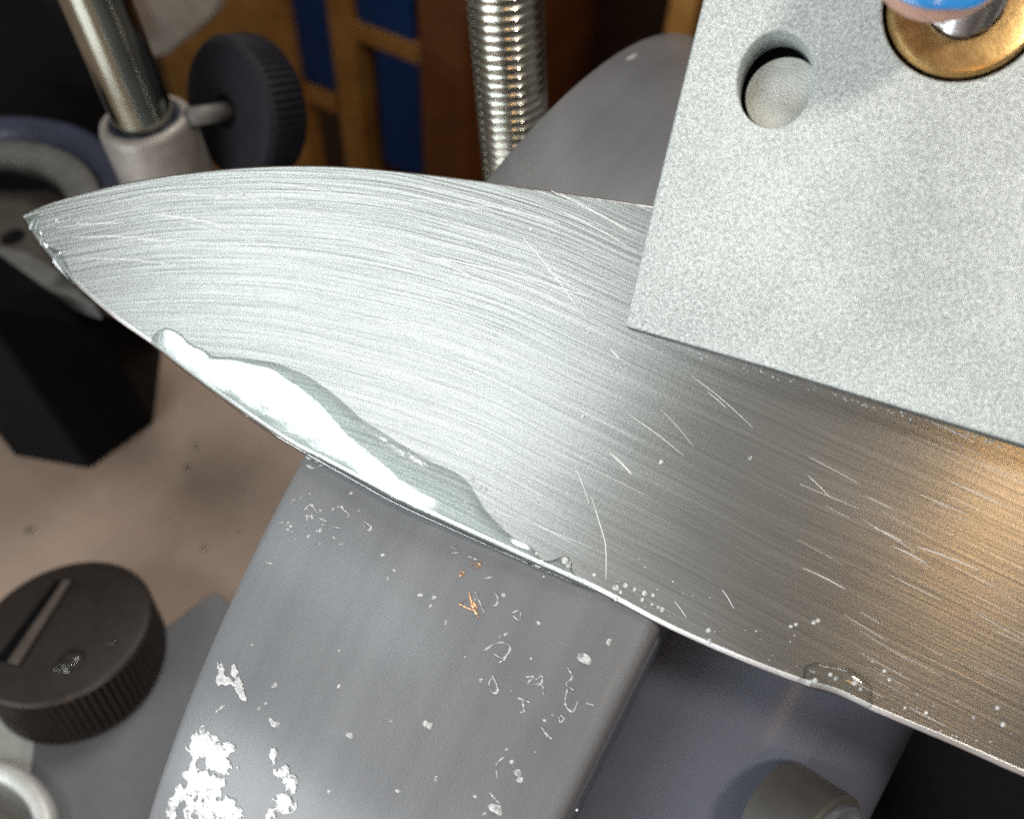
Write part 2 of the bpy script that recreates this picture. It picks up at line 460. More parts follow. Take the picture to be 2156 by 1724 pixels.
# ---------------------------------------------------------------- water on the blade
def pool(name, top_px, bot_px, H, n=220, m=26, seedv=0.0, over=True):
    T_ = arc_resample(spline([bl(*p) for p in top_px], 500), n)
    B_ = arc_resample(spline([bl(*p) for p in bot_px], 500), n)
    # slope across the pool: steep contact line, long gentle shoulder, flat
    def slope(t, s):
        a = min(max((s-.22)/.25, 0), 1); a = a*a*(3-2*a)
        st_ = .05+.20*a+.05*noise.noise(V((s*14+seedv, 3, 0)))
        en = .74+.08*noise.noise(V((s*11+seedv, 7, 0)))
        a2 = min(max((s-.42)/.24, 0), 1); a2 = a2*a2*(3-2*a2)      # the gentle shoulder runs out towards the edge
        st_ += (.54-st_)*a2; en += (.80-en)*a2
        if t < st_*.3: return 2.3
        if t < st_: return 2.3-(t-st_*.3)/(st_*.7)*1.9
        if t < en: return .40-(t-st_)/(en-st_)*.18
        if t < en+.10: return .22-(t-en)/.10*.29
        if t < .93: return -.07
        return -.07-(t-.93)/.07*4.5
    K = 160
    ws = [(T_[i]-B_[i]).length for i in range(n)]; vs, fs = [], []
    for i in range(n):
        k0, k1 = max(0, i-14), min(n, i+15); w = sum(ws[k0:k1])/(k1-k0); w = min(w, ws[i]*1.3)
        taper = math.sin(math.pi*min(max(i/(n-1), 0), 1))**.35
        hs = [0]
        for k in range(K): hs.append(hs[-1]+slope((k+.5)/K, i/(n-1))/K)
        for j in range(m):
            t = j/(m-1)
            h = hs[int(t*K)]*(min(w, 3)+max(min(w, 9)-3, 0)*.45)*.50*H*taper*(1+.05*noise.noise(V((i*.06+seedv, t*1.5, 0))))
            p = T_[i].lerp(B_[i], t)
            vs.append(V((p.x, p.y, max(h, 0)+.015 if j < m-1 else -.30)))
    for i in range(n-1):
        for j in range(m-1):
            a = i*m+j; fs.append((a, a+1, a+m+1, a+m))
    return vs, fs
top_px = [(318, 712), (330, 700), (352, 690), (380, 702), (400, 722), (430, 736), (452, 750), (490, 752), (530, 757), (580, 764), (615, 778), (648, 792), (700, 828), (735, 858), (765, 885), (800, 906), (850, 938), (905, 970), (955, 992), (984, 1014), (1004, 1044), (1024, 1076), (1052, 1106), (1085, 1135), (1112, 1148), (1128, 1160), (1140, 1178), (1160, 1180), (1185, 1171), (1203, 1180), (1206, 1203), (1228, 1222), (1256, 1243)]
bot_px = [(318, 726), (330, 737), (410, 799), (520, 880), (610, 938), (700, 986), (800, 1038), (900, 1087), (1000, 1132), (1080, 1169), (1160, 1206), (1256, 1248)]
obj('water_film', pool('water_film', top_px, bot_px, 1.0), M_pool, fr=f_b)
wf = bpy.data.objects['water_film']; tag(wf, 'long pool of clear water with a bright wavy band along the knife edge', 'water')
o = obj('water_film', pool('t', [(52, 462), (80, 452), (82, 478), (90, 495), (98, 512), (108, 522), (125, 528), (136, 545), (146, 566), (158, 590)],
        [(50, 466), (62, 487), (75, 505), (88, 523), (100, 538), (112, 551), (124, 564), (136, 578), (146, 588), (160, 602)], .9, 90, 14, 3.0), M_pool, fr=f_b)
tag(o, 'thin ragged trickle of water at the very tip of the knife', 'water')
# drop hanging on the edge at the right
def blob(outline, H, lift=.0, m=9):
    """domed drop over a local outline"""
    c = V((0, 0, 0))
    for p in outline: c += p
    c /= len(outline); n = len(outline); vs, fs = [], []
    for j in range(m):
        u = j/(m-1)*.98; r = 1-u; h = H*math.sqrt(max(1-r**2.6, 0))
        for p in outline: q = c.lerp(p, r); vs.append(V((q.x, q.y, q.z+h+lift)))
    vs.append(V((c.x, c.y, c.z+H+lift)))
    for j in range(m-1):
        for i in range(n):
            a = j*n+i; b = j*n+(i+1) % n; fs.append((a, b, b+n, a+n))
    k = (m-1)*n
    for i in range(n): fs.append((k+i, k+(i+1) % n, len(vs)-1))
    return vs, fs
dl = spline([bl(*p) for p in [(1676, 1434), (1690, 1422), (1694, 1403), (1715, 1395), (1745, 1397), (1775, 1404), (1800, 1413), (1822, 1430), (1836, 1446), (1837, 1470), (1833, 1490), (1800, 1480), (1760, 1464), (1720, 1452), (1690, 1444), (1676, 1434)]], 70)[:-1]
tag(obj('water_drop', blob(dl, .75, .01, 12), M_drop, fr=f_b), 'clear flat water drop sitting on the knife edge at the lower right', 'water drop')
# specks of water and swarf on the blade
sp_px = [(1297, 1236, 8), (1308, 1246, 5), (1317, 1232, 6), (1337, 1240, 5), (1358, 1248, 7), (1353, 1262, 5), (1375, 1252, 5), (1373, 1271, 4), (1394, 1283, 6), (1386, 1278, 4), (1297, 1262, 4), (1251, 1210, 5),
         (1492, 1327, 6), (1494, 1349, 6), (1714, 1310, 5), (1722, 1306, 5), (1665, 1318, 4), (1676, 1314, 4), (1580, 964, 5), (1392, 972, 6), (1240, 700, 4), (1228, 876, 5), (1275, 803, 3), (120, 464, 6), (165, 472, 5), (88, 505, 7),
         (512, 410, 5), (1862, 1412, 4), (1873, 1430, 4), (2100, 1490, 4), (2112, 1525, 5), (2050, 1510, 3), (1950, 1500, 4), (1905, 1490, 3), (1702, 1438, 6), (1716, 1432, 6), (1748, 1420, 5), (1760, 1428, 5), (1800, 1438, 6), (1812, 1450, 4),
         (1118, 483, 5), (995, 1012, 5), (1012, 1026, 4), (1022, 1030, 4), (1130, 1165, 5), (1190, 1180, 9), (1196, 1192, 7)]
g = []
for x, y, r in sp_px:
    c = bl(x, y); rr = r*.052
    ol = [c+V((math.cos(t)*rr*(1+.3*noise.noise(V((x, math.cos(t), math.sin(t))))), math.sin(t)*rr, 0)) for t in [2*math.pi*k/12 for k in range(12)]]
    g.append(blob(ol, rr*.8, .0, 5))
for k in range(60):
    x = random.uniform(1280, 2150)
    e_ = next(i for i in range(len(edge)-1) if edge[i+1][0] >= x)
    y = edge[e_][1]+(x-edge[e_][0])/(edge[e_+1][0]-edge[e_][0])*(edge[e_+1][1]-edge[e_][1])-14-110*random.random()**2.2
    c = bl(x, y); rr = random.uniform(.05, .12)
    g.append(blob([c+V((math.cos(t)*rr, math.sin(t)*rr, 0)) for t in [2*math.pi*k2/8 for k2 in range(8)]], rr*.7, 0, 4))
for k in range(70):                        # wet grit caught along the clamp's lower edge
    u = random.random(); c = bl(1345+u*800, 700+u*800*.305+random.gauss(5, 3.5)); rr = random.uniform(.05, .13)
    g.append(blob([c+V((math.cos(t)*rr*1.4, math.sin(t)*rr, 0)) for t in [2*math.pi*k2/8 for k2 in range(8)]], rr*.8, 0, 4))
tag(obj('water_specks', join(*g), M_splash, fr=f_b, kind='stuff'), 'tiny bright specks of water scattered on the blade', 'water')

# ================================================================ SPLASHES ON THE WHEEL
inv_w = f_w.inverted()
def wheel_blob(px_outline, H, n=40, m=6, rough=.0):
    ol = spline([V((x, y, 0)) for x, y in px_outline+[px_outline[0]]], n+1)[:-1]
    cx = sum(p.x for p in ol)/n; cy = sum(p.y for p in ol)/n
    vs, fs = [], []
    for j in range(m):
        u = j/(m-1)*.97; r = 1-u; h = H*math.sqrt(max(1-r**2.4, 0))
        for p in ol:
            x, y = cx+(p.x-cx)*r, cy+(p.y-cy)*r
            hh = h*(1+rough*noise.noise(V((x*.08, y*.08, 1))))+.01
            q, nn = oncyl(x, y); vs.append(inv_w @ ((q+nn*hh)*S)/S)
    q, nn = oncyl(cx, cy); vs.append(inv_w @ ((q+nn*H)*S)/S)
    for j in range(m-1):
        for i in range(n): a = j*n+i; b = j*n+(i+1) % n; fs.append((a, b, b+n, a+n))
    k = (m-1)*n
    for i in range(n): fs.append((k+i, k+(i+1) % n, len(vs)-1))
    return vs, fs
def ring_stroke(pts, w, H=.12):
    """a thin bead of water along a pixel polyline on the wheel"""
    c = arc_resample(spline([V((x, y, 0)) for x, y in pts], 60), max(6, len(pts)*4))
    vs, fs = [], []; n = len(c)
    for i, p in enumerate(c):
        t = (c[min(i+1, n-1)]-c[max(i-1, 0)]).normalized(); q = V((-t.y, t.x, 0))
        k = w/2*(.55+.45*math.sin(i*1.7+p.x))*(math.sin(math.pi*(i+.7)/(n+.4))**.4)
        for s_, h in ((-1, .0), (-.6, .8), (0, 1), (.6, .8), (1, .0)):
            pp, nn = oncyl(p.x+q.x*k*s_, p.y+q.y*k*s_); vs.append(inv_w @ ((pp+nn*(H*h+.01))*S)/S)
    for i in range(n-1):
        for j in range(4): a = i*5+j; fs.append((a, a+1, a+6, a+5))
    return vs, fs
# ragged splashes: union of irregular lobes
def ragged(shapes, H):
    return join(*[wheel_blob(s, H*random.uniform(.7, 1.2), 30, 6, .9) for s in shapes])
def jag(cx, cy, rx, ry, seedv, n=14, rot=0):
    out = []
    for k in range(n):
        t = 2*math.pi*k/n; r = 1+.55*noise.noise(V((math.cos(t)*1.8+seedv, math.sin(t)*1.8, seedv)))+random.uniform(-.16, .16)
        x, y = math.cos(t)*rx*r, math.sin(t)*ry*r
        out.append((cx+x*math.cos(rot)-y*math.sin(rot), cy+x*math.sin(rot)+y*math.cos(rot)))
    return out
def splash(cells, x0, y0, x1, y1, H, sd, step=2.0):
    """ragged patch of water: height field over the wheel face with holes and frayed rims"""
    nx, ny = int((x1-x0)/step)+1, int((y1-y0)/step)+1
    hf = {}
    for i in range(nx):
        for j in range(ny):
            x, y = x0+i*step, y0+j*step
            e = max(1-math.hypot((x-cx_)*math.cos(r_)+(y-cy_)*math.sin(r_), 0)**2/rx_**2-((y-cy_)*math.cos(r_)-(x-cx_)*math.sin(r_))**2/ry_**2 for cx_, cy_, rx_, ry_, r_ in cells)
            nzv = noise.fractal(V((x*.045+sd, y*.030, sd)), .6, 2.1, 4)*.95+noise.noise(V((x*.14, y*.09, sd)))*.35
            v = e*.9+nzv*1.0-.05
            if v > 0 and e > -.6: hf[i, j] = v
    vs, fs, idx = [], [], {}
    for (i, j), v in hf.items():
        q, nn = oncyl(x0+i*step, y0+j*step)
        h = H*(min(v*2.2, 1)**.5)*(1+.22*noise.noise(V((i*.16, j*.13, sd+5))))+.01
        idx[i, j] = len(vs); vs.append(inv_w @ ((q+nn*h)*S)/S)
    for (i, j) in hf:
        k = [(i, j), (i+1, j), (i+1, j+1), (i, j+1)]
        kk = [idx[c] for c in k if c in idx]
        if len(kk) >= 3: fs.append(tuple(kk))
    return vs, fs
tag(obj('water_splash', splash([(425, 1570, 34, 36, 0), (455, 1600, 32, 34, 0), (425, 1650, 48, 46, .4), (440, 1705, 62, 40, 0), (375, 1680, 20, 50, .3), (488, 1572, 14, 10, .5)], 325, 1520, 520, 1740, .11, 3.3), M_splash, fr=f_w), 'biggest bright white splash of water low on the wheel, near its left rim', 'water splash', 'white splashes on the wheel')
tag(obj('water_splash', splash([(578, 1592, 8, 20, -.2), (592, 1622, 16, 14, 0), (612, 1648, 17, 26, -.3), (600, 1690, 26, 24, 0), (572, 1712, 12, 18, 0)], 535, 1560, 660, 1740, .14, 8.1), M_splash, fr=f_w), 'tall narrow ragged white splash right of the biggest splash on the wheel', 'water splash', 'white splashes on the wheel')
tag(obj('water_splash', splash([(467, 1412, 8, 20, -.2), (476, 1432, 18, 9, .4), (494, 1416, 8, 16, 0), (505, 1445, 9, 28, -.35), (462, 1428, 6, 12, 0)], 445, 1385, 535, 1490, .12, 5.7, 1.6), M_splash, fr=f_w), 'small forked white splash highest of the splashes by the wheel left rim', 'water splash', 'white splashes on the wheel')
strokes = [
 ([(1010, 1375), (1050, 1352), (1075, 1362), (1060, 1385), (1040, 1376)], 6), ([(1048, 1395), (1062, 1388), (1070, 1372)], 6),
 ([(1036, 1420), (1045, 1440), (1048, 1455), (1038, 1458), (1030, 1440), (1036, 1425)], 7), ([(1108, 1425), (1125, 1424), (1110, 1440), (1140, 1440), (1145, 1462)], 7), ([(1128, 1430), (1142, 1422), (1140, 1438), (1130, 1444)], 6),
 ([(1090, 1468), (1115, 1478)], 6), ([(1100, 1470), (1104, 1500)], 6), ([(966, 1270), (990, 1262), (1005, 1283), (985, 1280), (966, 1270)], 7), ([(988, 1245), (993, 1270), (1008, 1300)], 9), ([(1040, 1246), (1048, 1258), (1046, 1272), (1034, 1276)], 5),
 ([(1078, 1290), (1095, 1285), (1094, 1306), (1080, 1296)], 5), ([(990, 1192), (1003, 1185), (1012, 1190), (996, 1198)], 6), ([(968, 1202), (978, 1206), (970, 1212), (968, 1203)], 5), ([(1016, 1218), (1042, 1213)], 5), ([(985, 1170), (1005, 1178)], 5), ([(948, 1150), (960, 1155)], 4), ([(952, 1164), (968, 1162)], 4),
 ([(1195, 1450), (1190, 1480), (1205, 1498), (1218, 1475)], 6), ([(1235, 1480), (1250, 1484)], 6), ([(1195, 1405), (1205, 1425), (1192, 1440), (1208, 1452)], 6), ([(1140, 1530), (1150, 1545), (1162, 1555)], 7), ([(1180, 1505), (1188, 1512), (1180, 1520), (1176, 1508)], 6),
 ([(1048, 1638), (1045, 1610), (1060, 1594), (1072, 1590)], 5), ([(1030, 1665), (1040, 1678), (1052, 1690)], 7), ([(720, 1070), (735, 1084), (728, 1092)], 6), ([(768, 1098), (782, 1110), (774, 1116), (766, 1104)], 5),
 ([(640, 1075), (655, 1062), (668, 1080)], 6), ([(672, 1090), (690, 1098)], 5), ([(612, 1060), (622, 1050)], 6), ([(585, 1102), (600, 1098)], 4), ([(700, 1108), (718, 1112)], 4), ([(560, 1183), (575, 1187)], 5), ([(640, 975), (660, 985), (680, 978)], 6), ([(1000, 1245), (1020, 1290)], 4),
 ([(455, 1498), (475, 1482)], 7)]
M_strk = mat_water('water_bead', (.95, .97, .97), .8, 1.6, .05)
glint_k = (7, 8, 11, 12)  # orange metal strokes stand for reflections of the warm bulb
g = [ring_stroke(p, w*1.1) for k, (p, w) in enumerate(strokes) if k not in glint_k]
tag(obj('bulb_glints', join(*[ring_stroke(strokes[k][0], strokes[k][1]*1.1) for k in glint_k]), simple('warm_glint', (.72, .45, .27), .35, .8), fr=f_w, kind='stuff'), 'fine curled orange bulb reflections painted as beads on the wheel below the knife edge', 'painted glint')
dots = [(1232, 1388, 16, 9, .5), (895, 1523, 7, 6, 0), (906, 1527, 7, 8, 0), (735, 1547, 9, 6, .7), (576, 1522, 13, 7, .9), (578, 1443, 8, 6, 0), (885, 1253, 5, 4, 0), (806, 1168, 5, 4, 0), (545, 1490, 4, 4, 0), (1012, 1432, 4, 5, 0), (1090, 1625, 10, 10, .5), (1095, 1640, 8, 6, 0), (1078, 1604, 5, 5, 0), (1068, 1577, 4, 4, 0),
        (1045, 1702, 15, 10, .6), (1020, 1712, 6, 3, -.5), (692, 1664, 4, 4, 0), (1282, 1350, 5, 9, .3), (1000, 1262, 4, 3, 0), (830, 1200, 4, 2, .8), (500, 1615, 5, 5, 0), (560, 1480, 3, 3, 0), (1060, 1252, 4, 6, -.5), (915, 1258, 6, 6, 0), (650, 962, 9, 5, 0), (668, 968, 7, 6, 0), (1330, 120, 14, 5, -.6)]
for x, y, rx, ry, rt in dots: g.append(wheel_blob(jag(x, y, rx, ry, x*.1, 9, rt), min(rx, ry)*.03, 14, 5))
for k in range(70):
    x = random.gauss(640, 60) if k < 40 else random.uniform(420, 1250); y = random.gauss(1085, 40) if k < 40 else random.uniform(1200, 1720)
    if x < 640-(y-960)*.42+20: continue
    r = random.uniform(1.5, 3.6); g.append(wheel_blob(jag(x, y, r*random.uniform(1, 1.8), r, k, 7, random.random()*3), .08, 10, 4))
tag(obj('water_droplets', join(*g), M_strk, fr=f_w, kind='stuff'), 'scattered small beads and squiggles of water on the wheel face', 'water')

# ================================================================ KNIFE JIG (cast plate with hole, washer, screw)
TPL = 6.0
def onplate(px, py, lift=0.0): return onplane(px, py, B0+BN*(TPL+lift), BN)
f_p = frame(onplate(1316, 683), BN, AX)
def pl(px, py, lift=0.0): return local(f_p, [onplate(px, py, lift)])[0]
jig = thing('knife_jig', f_p, 'grey sandblasted aluminium clamping plate with a round hole, lying across the blade', 'knife jig')
def ellipse_px(cx, cy, rx, ry, rot, n=72):
    return [(cx+rx*math.cos(t)*math.cos(rot)-ry*math.sin(t)*math.sin(rot), cy+rx*math.cos(t)*math.sin(rot)+ry*math.sin(t)*math.cos(rot)) for t in [2*math.pi*k/n for k in range(n)]]
out_l = [pl(*p) for p in [(1322, 688), (1316, 680), (1319, 668), (1370, 452), (1430, 205), (1480, 0), (1610, -560), (2900, -400), (2760, 1120), (2156, 937), (1600, 768), (1332, 691)]]
hole_l = [pl(*p) for p in ellipse_px(1633, 168, 80, 104, .22)]
wcx, wcy = 2032, 6
wc = pl(wcx, wcy); RWH = 7.35
rec_l = [wc+V((math.cos(t), math.sin(t), 0))*(RWH) for t in [2*math.pi*k/96 for k in range(96)]]
cu = bpy.data.curves.new('plate', 'CURVE'); cu.dimensions = '2D'; cu.fill_mode = 'BOTH'
for pts in (out_l, hole_l, rec_l):
    sp_ = cu.splines.new('POLY'); sp_.points.add(len(pts)-1); sp_.use_cyclic_u = True
    for k, p in enumerate(pts): sp_.points[k].co = (p.x*S, p.y*S, 0, 1)
cu.extrude = (TPL/2-.28)*S; cu.bevel_depth = .25*S; cu.bevel_resolution = 2; cu.offset = -.25*S
co = bpy.data.objects.new('plate_curve', cu); COL.objects.link(co)
me = bpy.data.meshes.new_from_object(co.evaluated_get(bpy.context.evaluated_depsgraph_get()))
bpy.data.objects.remove(co); bpy.data.curves.remove(cu)
me.name = 'plate'; me.materials.clear(); me.materials.append(M_cast)
po = bpy.data.objects.new('plate', me); COL.objects.link(po); po.parent = jig
po.location = (0, 0, -TPL/2*S)
contact_strip = [pl(*p, -TPL+.7) for p in [(1324, 694), (1319, 686), (1330, 640), (2600, 1000), (2600, 1083), (2156, 945), (1600, 774)]]  # added dark strip: chamfer plus the contact shadow under the plate edge
obj('contact_strip', prism([V((p.x, p.y, -TPL+.75)) for p in contact_strip], (0, 0, -.68)), simple('contact_shade_grey', (.16, .16, .155), .55, .5, .1, 2500), jig, smooth=False, bevel=.12)
# post seen down the hole
hc = pl(1650, 200, -3.4)
obj('post', lathe([(0, -3.4), (0.01, -3.4), (3.75, -3.45), (3.95, -3.75), (3.95, -5.9), (0, -5.9)], 64), simple('blasted_pin', (.95, .92, .82), .55, .4, .12, 3500), jig, fr=Matrix.Translation(V((hc.x, hc.y, 0))*S))
obj('hole_shade', lathe([(0, -5.4), (6.2, -5.4), (6.2, -5.8), (0, -5.8)], 48), M_blk, jig, fr=Matrix.Translation(V((hole_l[0].x-4.2, hc.y+.6, 0))*S))  # black disc added to stand for the shade inside the hole
# washer
T1 = Matrix.Translation(V((wc.x, wc.y, 0))*S)
flat(obj('washer', lathe([(3.55, -1.4), (3.55, .25), (3.7, .42), (6.1, .42), (6.6, .30), (6.95, -.15), (7.0, -1.4), (3.55, -1.4)], 128), M_brass, jig, fr=T1), 20)
obj('washer_seat', lathe([(3.55, -1.45), (7.6, -1.45), (7.6, -5.9), (3.55, -5.9)], 64), M_blk, jig, fr=T1)
def thread(r, pitch, length, depth, n=48, per=10):
    vs, fs = [], []
    rows = int(length/pitch*per)
    for j in range(rows+1):
        for k in range(n):
            t = 2*math.pi*k/n; z = j*pitch/per
            ph = (z/pitch-k/n) % 1.0
            rr = r-depth*abs(2*ph-1)**.8
            vs.append((rr*math.cos(t), rr*math.sin(t), z))
    for j in range(rows):
        for k in range(n):
            a = j*n+k; b2 = j*n+(k+1) % n; fs.append((a, b2, b2+n, a+n))
    fs.append(tuple(range(n-1, -1, -1))); fs.append(tuple(rows*n+k for k in range(n)))
    return vs, fs
flat(obj('screw', thread(3.45, 1.4, 9.5, .75, 72, 12), M_screw, jig, fr=Matrix.Translation(V((wc.x, wc.y, -2))*S)), 60)

# ================================================================ FINGER WITH BLUE NAIL
tip = onplate(1998, -128, 12.0)
fdir = V((.42, .92, .28)).normalized()      # towards the hand
f_f = frame(tip, BN, fdir)                  # local x -> hand, z -> nail side
person = thing('person', f_f, "fingertip with a glossy bright blue nail pressing beside the brass washer", 'person')
vs, fs = [], []
n = 48
stn = [(-7.6, .3, .3), (-7.3, 2.2, 1.8), (-6.4, 4.2, 3.3), (-5, 5.6, 4.4), (-3, 6.7, 5.1), (0, 7.4, 5.6), (5, 7.8, 6.0), (12, 7.9, 6.5), (20, 8.4, 7.3), (27, 8.9, 7.9), (34, 8.6, 7.7), (44, 9.0, 8.2), (56, 10, 9.2), (66, 11, 10)]
for i, (x, ry, rz) in enumerate(stn):
    for k in range(n):
        t = 2*math.pi*k/n
        crease = 1-.03*math.exp(-((x-27)/2.)**2)*(1+math.cos(x*3))
        vs.append((x, ry*math.cos(t)*crease, rz*math.sin(t)*crease-(.8 if x < 0 else .8)+(.0 if x > 10 else 0)))
for i in range(len(stn)-1):
    for k in range(n):
        a = i*n+k; b2 = i*n+(k+1) % n; fs.append((a, b2, b2+n, a+n))
fs.append(tuple(range(n))); fs.append(tuple((len(stn)-1)*n+k for k in range(n)))
fo = obj('finger', ([V(v)*.86 for v in vs], fs), M_skin, person)
sm = fo.modifiers.new('sub', 'SUBSURF'); sm.levels = sm.render_levels = 2
# nail: curved shell over the back of the fingertip
vs, fs = [], []
NX, NY = 22, 20
def nail_pt(u, v, up_):
    # u along the finger (0 free edge .. 1 cuticle), v across -1..1
    x = -7.95+12.9*u + .9*(1-u)*v*v - 1.3*u*v*v
    hw = 6.35*min(1, max(.0, 1-(1-min(u*3.0+.16, 1))**2))**.5*(1-.06*u)
    y = hw*v
    rz = 4.35+1.15*min(max((x+7.4)/9, 0), 1)**.7
    return V((x, y, rz*math.sqrt(max(1-(y/7.7)**2, 0))-.8+up_))
for s_ in (0, 1):
    for i in range(NX):
        for j in range(NY):
            vs.append(nail_pt(i/(NX-1), j/(NY-1)*2-1, .38 if s_ else -.25))
Q = NX*NY
for s_ in (0, 1):
    for i in range(NX-1):
        for j in range(NY-1):
            a = s_*Q+i*NY+j; fs.append((a, a+1, a+NY+1, a+NY))
bd = [j for j in range(NY)]+[i*NY+NY-1 for i in range(1, NX)]+[(NX-1)*NY+j for j in range(NY-2, -1, -1)]+[i*NY for i in range(NX-2, 0, -1)]
for a, b2 in zip(bd, bd[1:]+bd[:1]): fs.append((a, b2, b2+Q, a+Q))
obj('fingernail', ([V(v)*.86 for v in vs], fs), M_nail, person)

# ================================================================ THREADED ROD (right of centre, behind)
rb = P(1090, 390, 168)
f_r = frame(rb-UP*60, UP, AX)
rod = thing('threaded_rod', f_r, 'shiny vertical steel rod with fine screw thread beside the wheel rim', 'threaded rod')
flat(obj('thread', thread(6.0, 1.55, 130, .55, 96, 8), M_thread, rod), 80)
obj('collar', lathe([(5.9, 34), (8.6, 34), (9.6, 36), (9.6, 44), (6.1, 44.2)], 64), M_sleeve, rod)

# ================================================================ SMOOTH SUPPORT POST WITH SLEEVE AND KNOB
sb = P(303, 248, 196)
f_s = frame(sb, UP, AX)
post = thing('support_post', f_s, 'chrome rod standing in a grey sleeve with a black clamping knob', 'support post')
flat(obj('rod', lathe([(0, -30), (6.3, -30), (6.3, 0), (6.3, 100), (0, 100)], 96), M_chrome, post), 30)
flat(obj('sleeve', lathe([(6.9, -20), (6.9, -1.2), (7.1, -.5), (7.6, -.35), (7.7, 0), (8.7, 0), (9.3, -.5), (9.6, -1.5), (9.9, -20), (10.4, -32), (6.9, -32), (6.9, -20)], 96), M_sleeve, post), 50)
obj('bushing', lathe([(6.35, -2), (6.35, -.3), (7.5, -.3), (7.5, -2)], 64), M_bluebk, post)
inv_s = f_s.inverted()
ka = (ROT.to_3x3() @ V((0, 0, 0)))
kdir_l = V((.16, .90, -.36)).normalized()    # local axes are (axle, back, up)
kc = inv_s @ (P(474, 236, 201)*S)/S
f_k = frame(kc, kdir_l, (0, 0, 1))
npf = 60
vs, fs = [], []
kp = [(0, 1.2), (3.2, 1.2), (3.6, 0), (12.0, 0), (13.8, .5), (14.8, 1.6), (15.2, 2.2), (15.2, 8.5), (14.6, 9.8), (12.7, 10.5), (0, 10.8)]
NK = 240
for k in range(NK):
    t = 2*math.pi*k/NK; c, s_ = math.cos(t), math.sin(t)
    for r, h in kp:
        rr = r-(.45*(.5+.5*math.cos(t*60)) if r > 15.1 else 0); vs.append((rr*c, rr*s_, h))
m2 = len(kp)
for k in range(NK):
    for j in range(m2-1):
        a = k*m2+j; b2 = ((k+1) % NK)*m2+j; fs.append((a, b2, b2+1, a+1))
flat(obj('knob', (vs, fs), M_knob, post, fr=f_k), 30)
ko = bpy.data.objects['knob']
obj('knob_screw', lathe([(0, -9), (1.9, -9), (1.9, 1.5), (0, 1.5)], 32), M_hub, post, fr=f_k)

# ================================================================ BLACK BLOCK ON THE MACHINE TOP
f_bl = frame(ontop(190, 990), UP, AX)
blk = thing('black_block', f_bl, 'angular black plastic block standing on the brown machine top', 'block')
inv_b = f_bl.inverted()
bp = [ontop(190, 990), ontop(325, 892), ontop(345, 720), ontop(120, 640), ontop(-120, 760), ontop(35, 962)]
hts = [62, 38, 28, 36, 62, 68]
lv = [inv_b @ (p*S)/S for p in bp]
geo = ([*lv, *[p+V((0, 0, h)) for p, h in zip(lv, hts)]], [tuple(range(6)), (6, 7, 8), (6, 8, 9), (6, 9, 10), (6, 10, 11)]+[(i, (i+1) % 6, (i+1) % 6+6, i+6) for i in range(6)])
obj('body', geo, M_blk, blk, smooth=False, bevel=1.2)
g = []
for x, y, r, h in [(30, 673, .7, 54), (58, 762, .6, 0), (112, 808, .8, 0), (62, 845, .5, 0)]:
    pass
# ledge and brown deck behind the block
f_l = frame(P(60, 560, 235), UP, AX)
def lp(fr, pts): return local(fr, pts)
led = thing('ledge', f_l, 'pale grey metal ledge running behind the black block', 'ledge')
q0 = P(-120, 500, 236)
pts = lp(f_l, [onplane(x, y, P(60, 560, 235), UP) for x, y in [(-160, 480), (-60, 505), (60, 530), (150, 585), (200, 640), (120, 615), (0, 580), (-160, 540)]])
obj('plate', prism(pts, (0, 0, -6)), M_grey, led, smooth=False, bevel=.8)
dk = P(60, 460, 250)
f_d = frame(dk, UP, AX)
deck = thing('brown_deck', f_d, 'dull brown plastic deck with a dark screw hole left of the knife tip', 'deck')
pts = lp(f_d, [onplane(x, y, dk, UP) for x, y in [(-260, 390), (60, 400), (260, 395), (300, 450), (290, 640), (120, 600), (-260, 560)]])
obj('panel', prism(pts, (0, 0, -8)), M_brownpl, deck, smooth=False, bevel=1)
hc2 = lp(f_d, [onplane(28, 500, dk, UP)])[0]
obj('screw_hole', lathe([(0, -.1), (2.0, -.1), (2.3, .15), (2.9, .15), (3.1, 0)], 32), M_blk, deck, fr=Matrix.Translation((hc2+V((0, 0, .2)))*S))

# ================================================================ CURVED GUARD (upper left) AND HOUSING
def sector(prof, t0, t1, n=60):
    vs, fs = [], []; m = len(prof)
    for k in range(n+1):
        t = t0+(t1-t0)*k/n
        for r, h in prof: vs.append((r*math.cos(t), r*math.sin(t), h))
    for k in range(n):
        for j in range(m): a = k*m+j; b = k*m+(j+1) % m; fs.append((a, b, b+m, a+m))
    fs.append(tuple(range(m))); fs.append(tuple(n*m+j for j in range(m)))
    return vs, fs
tp = P(-130, 500, 232)
f_t = frame(tp, UP, AX)
tub = thing('curved_guard', f_t, 'curved black rubber guard with a pale grey inner band at the left edge', 'guard')
RT = 400*232/2000.
obj('inner_band', sector([(RT*.66, -4), (RT*.67, 0), (RT*.84, 0.5), (RT*.85, -3)], -.02+.3, 2.4), M_grey, tub)
obj('rim', sector([(RT*.85, -2), (RT*.87, .6), (RT*.92, 2.6), (RT*.97, 3.6), (RT*1.0, 3.0), (RT*1.02, 0), (RT*1.01, -8), (RT*.85, -8)], -.02+.25, 2.4, 90), M_bluebk, tub)
hp = P(100, 150, 275)
f_h = frame(hp, -BACK, AX)
hs_ = thing('black_housing', f_h, 'big matt black rounded housing behind the chrome rod, upper left', 'housing')
hn = -BACK
ol = spline([V((*[c for c in lp(f_h, [onplane(x, y, hp, hn)])[0]],)) for x, y in [(-300, 420), (-300, -120), (-100, -120), (30, -60), (100, 0), (160, 52), (205, 125), (232, 210), (248, 320), (255, 430)]], 60)
obj('shell', prism(ol, (0, 0, -9)), M_blk, hs_, smooth=False, bevel=3)

